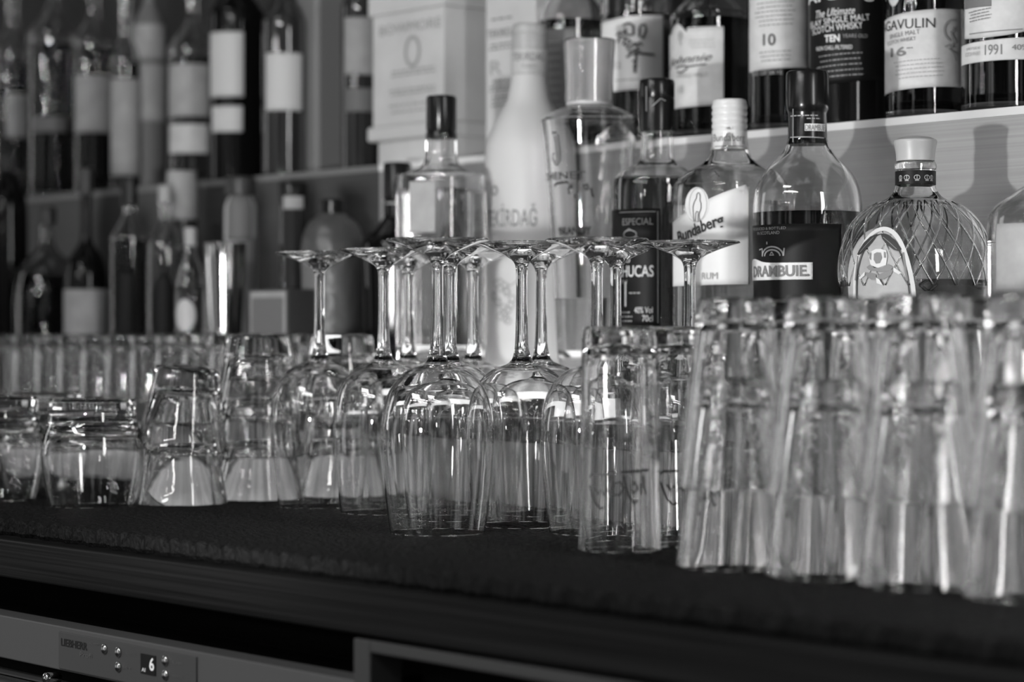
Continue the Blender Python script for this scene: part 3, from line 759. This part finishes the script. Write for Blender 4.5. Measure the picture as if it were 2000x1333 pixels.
# black round bottle
b, L, R, a = bottle('black_round_bottle', 'black round-shouldered bottle behind the left wine glasses', 776, 1.385, STEP1,
    [(60, 790), (66, 700), (70, 560), (72, 500), (66, 468), (48, 448), (30, 430), (25, 415), (25, 370)], glass='black_glass', opaque=True,
    cap=('cap_black', [(27, 420), (27, 396), (25, 392), (28, 388), (28, 324), (26, 319), (18, 317)]))
strokes([[(752+i*5, 398) for i in range(10)]], 4, L, a.w(28), 776, 398, M['ink_pale'], b, 'cap_ring', off=.0005)

# -- lower row, left part ------------------------------------------------------------------
specs = [
 ('decanter_bottle', 'round dim glass decanter at the far left on the low step', 92, 1.35, [(64, 740), (66, 600), (60, 545), (44, 510), (22, 490), (14, 470), (14, 430)], 'dim_glass', 'dark_liq', 540, ('cap_dark', [(17, 440), (18, 410), (15, 404)]), False, None),
 ('round_black_bottle', 'black-shouldered bottle with bright lower label, second on the low step from left', 168, 1.34, [(42, 740), (43, 600), (42, 560), (38, 520), (27, 495), (14, 475), (11, 440), (11, 350)], 'black_glass', None, 0, ('cap_dark', [(14, 380), (14, 332), (11, 328)]), True, (126, 208, 566, 700, 'paper_mid')),
 ('clear_necked_bottle', 'dark bottle with clear neck and black cap behind the small glasses', 252, 1.355, [(38, 740), (39, 600), (39, 480), (36, 460), (24, 440), (14, 420), (12, 400), (12, 380)], 'bglass', 'dark_liq', 470, ('cap_black', [(16, 404), (17, 350), (14, 346)]), False, (232, 262, 530, 700, 'lab_dark')),
 ('dark_oval_label_bottle', 'bottle with dark oval label right of the clear-necked one', 322, 1.36, [(36, 740), (37, 600), (36, 500), (32, 470), (18, 440), (12, 420), (11, 380)], 'bglass', 'clear_liq', 480, ('cap_grey', [(13, 396), (13, 366), (10, 362)]), False, (296, 344, 535, 690, 'lab_dark')),
 ('bright_label_bottle', 'slim bottle with bright round label at the middle left', 372, 1.33, [(30, 740), (31, 620), (30, 560), (22, 520), (12, 490), (10, 470)], 'bglass', 'clear_liq', 560, ('cap_grey', [(12, 480), (12, 448), (9, 445)]), False, (345, 382, 585, 648, 'paper_hi')),
 ('pale_capped_bottle', 'grey bottle with dark cap in front of the aluminium step at left', 470, 1.385, [(30, 740), (32, 600), (32, 430), (30, 400), (20, 378), (15, 360), (14, 345)], 'frost_neck', None, 0, ('cap_dark', [(30, 382), (31, 352), (28, 346)]), True, (445, 492, 380, 470, 'paper_dim')),
 ('tall_dim_bottle', 'tall grey-labelled bottle close to the step wall between dim bottles', 353, 1.392, [(30, 740), (33, 600), (33, 440), (33, 400), (30, 345)], 'dark_glass', None, 0, None, True, (325, 388, 335, 430, 'paper_mid')),
 ('left_edge_dark_bottle', 'black bottle at the left frame edge on the low step', 14, 1.34, [(38, 740), (40, 600), (40, 420), (34, 380), (18, 350), (12, 330)], 'black_glass', None, 0, ('cap_black', [(13, 335), (13, 300), (10, 298)]), True, None),
 ('slim_dark_bottle', 'slim dark bottle with small pale label left of the silver pouch bottle', 572, 1.385, [(26, 740), (27, 600), (27, 450), (27, 420), (27, 400)], 'dark_glass', None, 0, ('cap_black', [(27, 402), (28, 362), (26, 357)]), True, (554, 592, 385, 410, 'paper_mid')),
 ('silver_pouch_bottle', 'grey flared flask with dark flat cap left of the black round bottle', 650, 1.36, [(58, 740), (60, 600), (60, 540), (62, 480), (50, 440), (32, 424), (26, 418)], 'foil', None, 0, ('cap_black', [(26, 418), (27, 394), (25, 390)]), True, (572, 625, 505, 700, 'paper_dim')),
]
for nm, lab, px, n, pr, g, lq, fy, cap, opq, lp in specs:
    b, L, R, a = bottle(nm, lab, px, n, STEP1, pr, glass=g, liq=lq, fill_y=fy, cap=cap, opaque=opq, t=.0025, seg=48)
    if lp:
        if 'oval' in nm or 'bright' in nm:
            lab_patch(L, R, lp[0], lp[1], lambda q: (lp[2]+lp[3])/2-(lp[3]-lp[2])/2*math.sqrt(max(0, 1-(2*q-1)**2)), lambda q: (lp[2]+lp[3])/2+(lp[3]-lp[2])/2*math.sqrt(max(0, 1-(2*q-1)**2)), lp[4], b, name='round_label')
        else: lab_patch(L, R, lp[0], lp[1], lp[2], lp[3], lp[4], b)
# steel mixing cup with a bright sheen, and a dark box with pale label
a = At(440, 1.33); cup = thing('steel_mixing_cup', 'tall shiny steel mixing cup between bottles at the middle left', 'cup', (a.x, a.y, STEP1+.0003))
L = Loc(a, STEP1+.0003)
solid('cup_body', [(0, .001), (a.w(30), 0), (a.w(33), L.z(640)), (a.w(40), L.z(510)), (a.w(41), L.z(480)), (a.w(42), L.z(477)), (a.w(40.5), L.z(475)), (a.w(39), L.z(480)), (a.w(31), L.z(640)), (a.w(28), .004), (0, .004)], M['chrome'], cup, 64)
a0, a1 = At(486, 1.30), At(562, 1.30)
bx = thing('dark_carton', 'dark carton with pale framed label behind the stack of three tumblers', 'box', ((a0.x+a1.x)/2, 1.32, STEP1+.0003))
hw = (a1.x-a0.x)/2; hz = At(524, 1.30).z(566)-STEP1
boxo('carton_body', (-hw, hw, -.02, .02, 0, hz), M['cap_dark'], bx, bev=.001)
boxo('label', (-hw+.003, hw-.003, -.0206, -.0199, .01, hz-.002), M['paper_mid'], bx)
boxo('label_panel', (-hw+.007, hw-.007, -.0212, -.0205, .012, hz-.008), M['paper_dim'], bx)

# -- upper row on the tall step -------------------------------------------------------------
def up(name, lab, px, n, halfw, shoulder_y, glass='bglass', liq='amber', fill=-20, neck=14, top=-260, p=0, opaque=False, cap='cap_black', bot=.008, sh=None, capb=None):
    a = At(px, n); base_y = 660-(STEP2-EZ)*a.s
    s = shoulder_y
    pr = [(halfw, base_y-12), (halfw, (base_y+s)/2), (halfw, s+4), (halfw*.93, s-14), (halfw*.7, s-34), (halfw*.42, s-52), (neck+2, s-74), (neck, s-100), (neck, top+30)]
    if sh: pr = [(halfw, base_y-12), (halfw, (base_y+s)/2)]+sh
    return bottle(name, lab, px, n, STEP2, pr, glass=glass, liq=liq, fill_y=fill, cap=(cap, [(neck+3, (capb or top+60)), (neck+3, top+5), (neck, top)]), opaque=opaque, p=p, seg=64, bot=bot, t=.0028)

# 1991 bottle
b, L, R, a = up('vintage_whisky_bottle', 'amber whisky bottle with oval label and year 1991 at the top right corner', 1962, 1.468, 84, -60, liq='dark_liq', fill=-60)
lab_patch(L, R, 1885, 2030, lambda q: -60, lambda q: 40+42*math.sqrt(max(0, 1-((q-.28)/.75)**2)), 'paper', b, name='oval_label', rad=a.w(86), n=36)
lab_patch(L, R, 1882, 2036, lambda q: 92-12*q, lambda q: 130-6*q, 'paper', b, name='year_label', rad=a.w(86), n=36, off=.0008, ext0=.1)
text('1991', L, R, 1926, 1957, 96, 116, M['ink_soft'], b, off=.0014)
text('SPEYSIDE', L, R, 1892, 1918, 98, 103, M['ink_grey'], b, off=.0014, name='small_print'); text('SCOTCH WHISKY', L, R, 1890, 1918, 107, 115, M['ink_grey'], b, off=.0014, name='small_print')
text('40%', L, R, 1975, 2004, 97, 108, M['ink_soft'], b, off=.0014)
lab_patch(L, R, 1887, 1937, -10, 22, 'paper_dim', b, name='dark_panel', off=.001, rad=a.w(86))
fine_print(L, R, 1888, 1942, 28, 52, 4, M['ink_soft'], b, off=.0014, hh=2, seed=4, slope=-.1)
strokes([[(1888+i*9, 72-.09*i*i*.35) for i in range(13)]], 2, L, R, 1940, 66, M['ink_soft'], b, 'label_border', off=.0012)

# AVULIN bottle
b, L, R, a = up('sixteen_year_whisky_bottle', 'dark whisky bottle with pale label reading AVULIN and 16', 1806, 1.468, 76, -40, liq='dark_liq', fill=-40)
lab_patch(L, R, 1732, 1876, lambda q: 42-16*math.sin(q*pi/2), lambda q: 187-11*math.sin(q*pi/2), 'paper', b, rad=a.w(77), n=40, ext0=.25)
text('LAGAVULIN', L, R, 1731, 1850, 45, 64, M['ink'], b, off=.0012, rad=a.w(78.5), dth=-.34)
text('SINGLE MALT', L, R, 1741, 1797, 69, 78, M['ink_soft'], b, off=.0012, tilt=.08, name='small_print'); text('SCOTCH WHISKY', L, R, 1737, 1790, 82, 90, M['ink_soft'], b, off=.0012, tilt=.08, name='small_print')
text('16', L, R, 1743, 1772, 98, 116, M['ink_soft'], b, off=.0012, bold=.02); fine_print(L, R, 1772, 1786, 99, 104, 1, M['ink_soft'], b, off=.0012)
fine_print(L, R, 1738, 1850, 124, 164, 5, M['ink_grey'], b, off=.0012, hh=1.6, seed=8, slope=-.05)
strokes([circle_pts(1857, 68, 18, 14, 20, pi*.6, 1.6*pi), [(1862, 60), (1855, 75), (1862, 90), (1850, 104), (1862, 112), (1868, 126)], [(1840, 100), (1850, 96), (1860, 102)], [(1852, 72), (1864, 68)]], 4, L, R, 1855, 85, M['ink_grey'], b, 'ship_crest', off=.0012)
lab_patch(L, R, 1733, 1768, -40, lambda q: -40+58*math.sin(q*pi)**.6, 'paper', b, name='neck_shield', rad=a.w(77), n=20)

# Ardbeg
b, L, R, a = up('ten_year_whisky_bottle', 'black-labelled whisky bottle with pale lettering reading TEN', 1656, 1.468, 76, -30, glass='black_glass', opaque=True)
lab_patch(L, R, 1583, 1722, -30, lambda q: 176-14*q, 'lab_dark', b, rad=a.w(77), n=36)
text('Ardbeg', L, R, 1580, 1706, -14, 16, M['ink_white'], b, off=.0012, bold=.01, tilt=.05, rad=a.w(79))
text('The Ultimate', L, R, 1597, 1669, 25, 40, M['ink_white'], b, off=.0012, shear=.4, tilt=.06)
text('ISLAY SINGLE MALT', L, R, 1586, 1696, 42, 54, M['ink_white'], b, off=.0012, tilt=.08); text('SCOTCH WHISKY', L, R, 1590, 1683, 56, 69, M['ink_white'], b, off=.0012, tilt=.08)
text('TEN', L, R, 1613, 1641, 76, 90, M['ink_white'], b, off=.0012, bold=.03); text('YEARS OLD', L, R, 1646, 1692, 76, 83, M['ink_pale'], b, off=.0012)
text('NON CHILL-FILTERED', L, R, 1598, 1664, 97, 105, M['ink_white'], b, off=.0012)
fine_print(L, R, 1590, 1690, 112, 164, 5, M['ink_pale'], b, off=.0012, hh=1.8, seed=9, slope=-.06)

# label 10
b, L, R, a = up('cream_label_whisky_bottle', 'amber whisky bottle with tall cream label reading 10', 1520, 1.468, 60, -20, liq='dark_liq', fill=-30)
lab_patch(L, R, 1464, 1577, -40, lambda q: 144-8*q, 'paper', b, rad=a.w(61), n=36)
text('10', L, R, 1492, 1515, 73, 96, M['ink'], b, off=.0012, bold=.01)
fine_print(L, R, 1470, 1556, 10, 62, 6, M['ink_soft'], b, off=.0012, hh=1.8, seed=10, slope=-.05); fine_print(L, R, 1478, 1550, 105, 130, 3, M['ink_soft'], b, off=.0012, hh=1.8, seed=11, slope=-.05)
text('ISLE OF SKYE', L, R, 1470, 1528, 144, 152, M['ink_pale'], b, off=.0008, name='small_print')

# Johnnie
b, L, R, a = up('script_label_whisky_bottle', 'whisky bottle with stepped pale label and name in handwriting', 1385, 1.47, 76, 40, liq='dark_liq', fill=40, neck=16)
lab_patch(L, R, 1307, 1413, lambda q: 70 if q < .1 else (72-20*math.sin((q-.1)/.38*pi) if q < .48 else 63-2*q), lambda q: 158 if q < .10 else 218-6*q, 'paper', b, rad=a.w(77), n=120)
text('Johnnie', L, R, 1311, 1391, 115, 135, M['ink'], b, off=.0014, shear=.45, tilt=.06)
strokes([[(1313, 138), (1330, 135), (1348, 137), (1382, 134)], [(1318, 145), (1330, 148), (1345, 140)]], 3.0, L, R, 1346, 138, M['ink'], b, 'flourish', off=.0012)
strokes([circle_pts(1331, 76, 5, 8, 8), [(1331, 84), (1333, 95)], [(1326, 74), (1337, 78)]], 3, L, R, 1331, 84, M['ink_grey'], b, 'emblem', off=.0012)
fine_print(L, R, 1345, 1400, 84, 104, 3, M['ink_grey'], b, off=.0012, hh=1.5, seed=13); text('SINGLE MALT', L, R, 1325, 1383, 150, 158, M['ink_grey'], b, off=.0012, name='small_print')
text('18', L, R, 1327, 1337, 173, 188, M['ink_grey'], b, off=.0012)

# kanji bottle
b, L, R, a = up('faceted_whisky_bottle', 'whisky bottle with pale label bearing one large brushed black character', 1242, 1.475, 63, -20, liq='amber', fill=30, p=3)
lab_patch(L, R, 1180, 1294, lambda q: 46-11*q, lambda q: 186-6*q, 'paper_white', b, rad=a.w(64), n=36, p=3)
brush = [[(1205, 76), (1213, 70), (1220, 74), (1226, 66)], [(1219, 58), (1230, 54), (1238, 60), (1238, 78)], [(1222, 64), (1226, 76), (1236, 78)], [(1207, 90), (1214, 78), (1224, 82), (1220, 96)], [(1226, 84), (1234, 90), (1223, 98)],
  [(1248, 60), (1258, 56), (1260, 68), (1254, 84), (1248, 80), (1248, 62)], [(1226, 104), (1236, 98), (1250, 92), (1252, 98)], [(1238, 92), (1246, 100), (1240, 110)], [(1229, 110), (1240, 106), (1250, 108)],
  [(1226, 120), (1234, 114), (1250, 113), (1278, 114)], [(1243, 110), (1242, 124), (1240, 148)], [(1236, 128), (1244, 128)], [(1237, 138), (1244, 138)], [(1238, 148), (1243, 148)]]
strokes(brush, 4.2, L, R, 1242, 100, M['ink'], b, 'brushed_character', off=.0014, p=3)
fine_print(L, R, 1200, 1270, 160, 166, 1, M['ink_soft'], b, off=.0012, hh=1.8, p=3); text('12', L, R, 1203, 1216, 127, 140, M['ink_grey'], b, off=.0014, p=3, name='small_print')

# dome bottle
b, L, R, a = up('domed_amber_bottle', 'dome-shouldered amber bottle with dark band, behind the wide stopper', 1115, 1.455, 62, 45, liq='dark_liq', fill=42, sh=[(62, 60), (61, 35), (52, 8), (36, -10), (20, -22), (15, -50), (15, -230)])
lab_patch(L, R, 1066, 1125, 62, 230, 'paper_dim', b, rad=a.w(63)); fine_print(L, R, 1068, 1100, 80, 220, 9, M['ink_grey'], b, off=.001, seed=17)

# pale carton behind the frosted bottle
a0 = At(949, 1.445); a1 = At(1046, 1.445)
bx = thing('printed_carton', 'pale printed carton behind the neck of the frosted white bottle', 'box', ((a0.x+a1.x)/2, 1.485, STEP2+.0003))
hw = (a1.x-a0.x)/2
boxo('carton_body', (-hw, hw, -.04, .04, 0, .32), M['white_box'], bx, bev=.0008)
def cx(px): return At(px, 1.445).x-(a0.x+a1.x)/2
def cz(px, y): return At(px, 1.445).z(y)-STEP2-.0003
flat_text('TEKIRDAĞ', cx(952), cx(1018), cz(980, 72), cz(980, 50), -.0405, M['ink_soft'], bx)
def flat_dashes(rows, x0, x1, y, m, parent, seed, cx=cx, cz=cz, th=.0016):
    rnd = random.Random(seed); bm = bmesh.new()
    for r in rows:
        x = x0+rnd.uniform(0, 8)
        while x < x1:
            e = min(x1, x+rnd.uniform(4, 12)); z = cz((x0+x1)/2, r)
            vs = [bm.verts.new(q) for q in ((cx(x), y, z), (cx(e), y, z), (cx(e), y, z+th), (cx(x), y, z+th))]
            bm.faces.new(vs); x = e+rnd.uniform(1.5, 4)
    return finish('small_print', bm, m, parent, smooth=False)
flat_dashes([38, 88, 96, 160, 170, 178, 190, 198, 207], 956, 1000, -.0405, M['ink_soft'], bx, 5)
flat_text('R', cx(958), cx(980), cz(970, 145), cz(970, 118), -.0405, M['ink_grey'], bx)

# white boxed gift pack
n0 = 1.43
u0, u1 = At(728, n0), At(866, n0)
gx = thing('white_gift_box', 'large white display box with flared base and faint print on the tall step', 'box', ((u0.x+u1.x)/2, n0+.029, STEP2+.0003))
hw = (u1.x-u0.x)/2
z1 = At(800, n0).z(22)-STEP2
boxo('plinth_block', (-hw+.003, hw-.001, -.024, .027, 0, .024), M['white_box'], gx)
boxo('flared_base', (-hw-.008, hw+.002, -.031, .029, .024, .039), M['paper_hi'], gx, bev=.003)
boxo('box_body', (-hw, hw, -.029, .027, .039, z1), M['white_box'], gx, bev=.001)
boxo('lid', (-hw-.006, hw+.002, -.031, .029, z1, z1+.06), M['white_box'], gx, bev=.002)
cx2 = lambda px: At(px, n0).x-(u0.x+u1.x)/2; cz2 = lambda px, y: At(px, n0).z(y)-STEP2-.0003
flat_text('BOWMORE', cx2(742), cx2(862), cz2(800, 62), cz2(800, 42), -.0296, M['ink_grey'], gx)
bm = ribbons([[(math.cos(t)*.011, math.sin(t)*.014) for t in [2*pi*i/20 for i in range(21)]]], .004)
for v in bm.verts: v.co = Vector((v.co.x+cx2(806), -.0296, v.co.y+cz2(806, 100)))
finish('round_emblem', bm, M['ink_grey'], gx, smooth=False)
flat_dashes([138, 146, 175, 183, 205, 218], 760, 850, -.0296, M['ink_grey'], gx, 6, cx2, cz2, .002)

# vertical post and bottles left of it
po = thing('metal_post', 'grey upright metal post between the dark bottles and the white box', 'post', (At(628, 1.50).x, 1.50, STEP2))
boxo('post_body', (-.020, .020, -.02, .02, 0, .9), M['post'], po, bev=.004)
upper_left = [
 # name, label, px, n, halfw, shoulder, glass, opaque, liq, fill, labels
 ('dark_striped_label_bottle', 'dark bottle with grey label half hidden left of the white box', 706, 1.50, 40, 20, 'dark_glass', True, None, 0, [(672, 740, 38, 150, 'paper_mid'), (672, 740, 176, 222, 'paper_dim')]),
 ('square_label_bottle', 'dark bottle with one bright square label right beside the post', 556, 1.465, 44, 52, 'dark_glass', True, None, 0, [(519, 590, 108, 220, 'paper_hi')]),
 ('two_label_bottle', 'dark bottle with bright upper label and small lower label', 462, 1.475, 54, 36, 'black_glass', True, None, 0, [(411, 476, 68, 194, 'paper_hi'), (414, 474, 212, 262, 'paper')]),
 ('amber_label_bottle', 'round-shouldered bottle with wide grey label left of the two-label bottle', 376, 1.475, 48, 105, 'bglass', False, 'amber', 112, [(330, 408, 130, 232, 'paper_mid'), (331, 406, 246, 303, 'paper')]),
 ('grey_canister', 'grey bottle carton among the blurred upper bottles', 292, 1.49, 32, 60, 'paper_dim', True, None, 0, [(262, 322, 50, 118, 'paper_mid'), (268, 330, 128, 240, 'paper_mid')]),
 ('tall_pale_label_bottle', 'bottle with long pale label down to its base, upper left', 245, 1.46, 30, 125, 'bglass', False, 'dark_liq', 125, [(216, 274, 156, 345, 'paper_mid')]),
 ('shiny_shoulder_bottle', 'clear-shouldered bottle with grey label, third from the left in the upper row', 182, 1.475, 40, 92, 'bglass', False, 'dark_liq', 95, [(146, 216, 150, 262, 'paper_mid')]),
 ('large_amber_bottle', 'large bottle with bright highlights on its neck, second from left in the upper row', 104, 1.475, 52, 78, 'bglass', False, 'dark_liq', 90, [(66, 130, 232, 262, 'paper_dim')]),
 ('left_edge_bottle', 'bottle with pale label at the left frame edge of the upper row', 24, 1.46, 38, 110, 'bglass', False, 'dark_liq', 120, [(12, 60, 186, 272, 'paper_mid')]),
]
for nm, lab, px, n, hw_, sh_, g, opq, lq, fl, labs in upper_left:
    b, L, R, a = up(nm, lab, px, n, hw_, sh_, glass=g, liq=lq, fill=fl, neck=11, top=-170, opaque=opq)
    for k, (x0, x1, y0, y1, m) in enumerate(labs):
        lab_patch(L, R, x0, x1, y0, y1, m, b, name='label', rad=a.w(hw_+1), n=20)
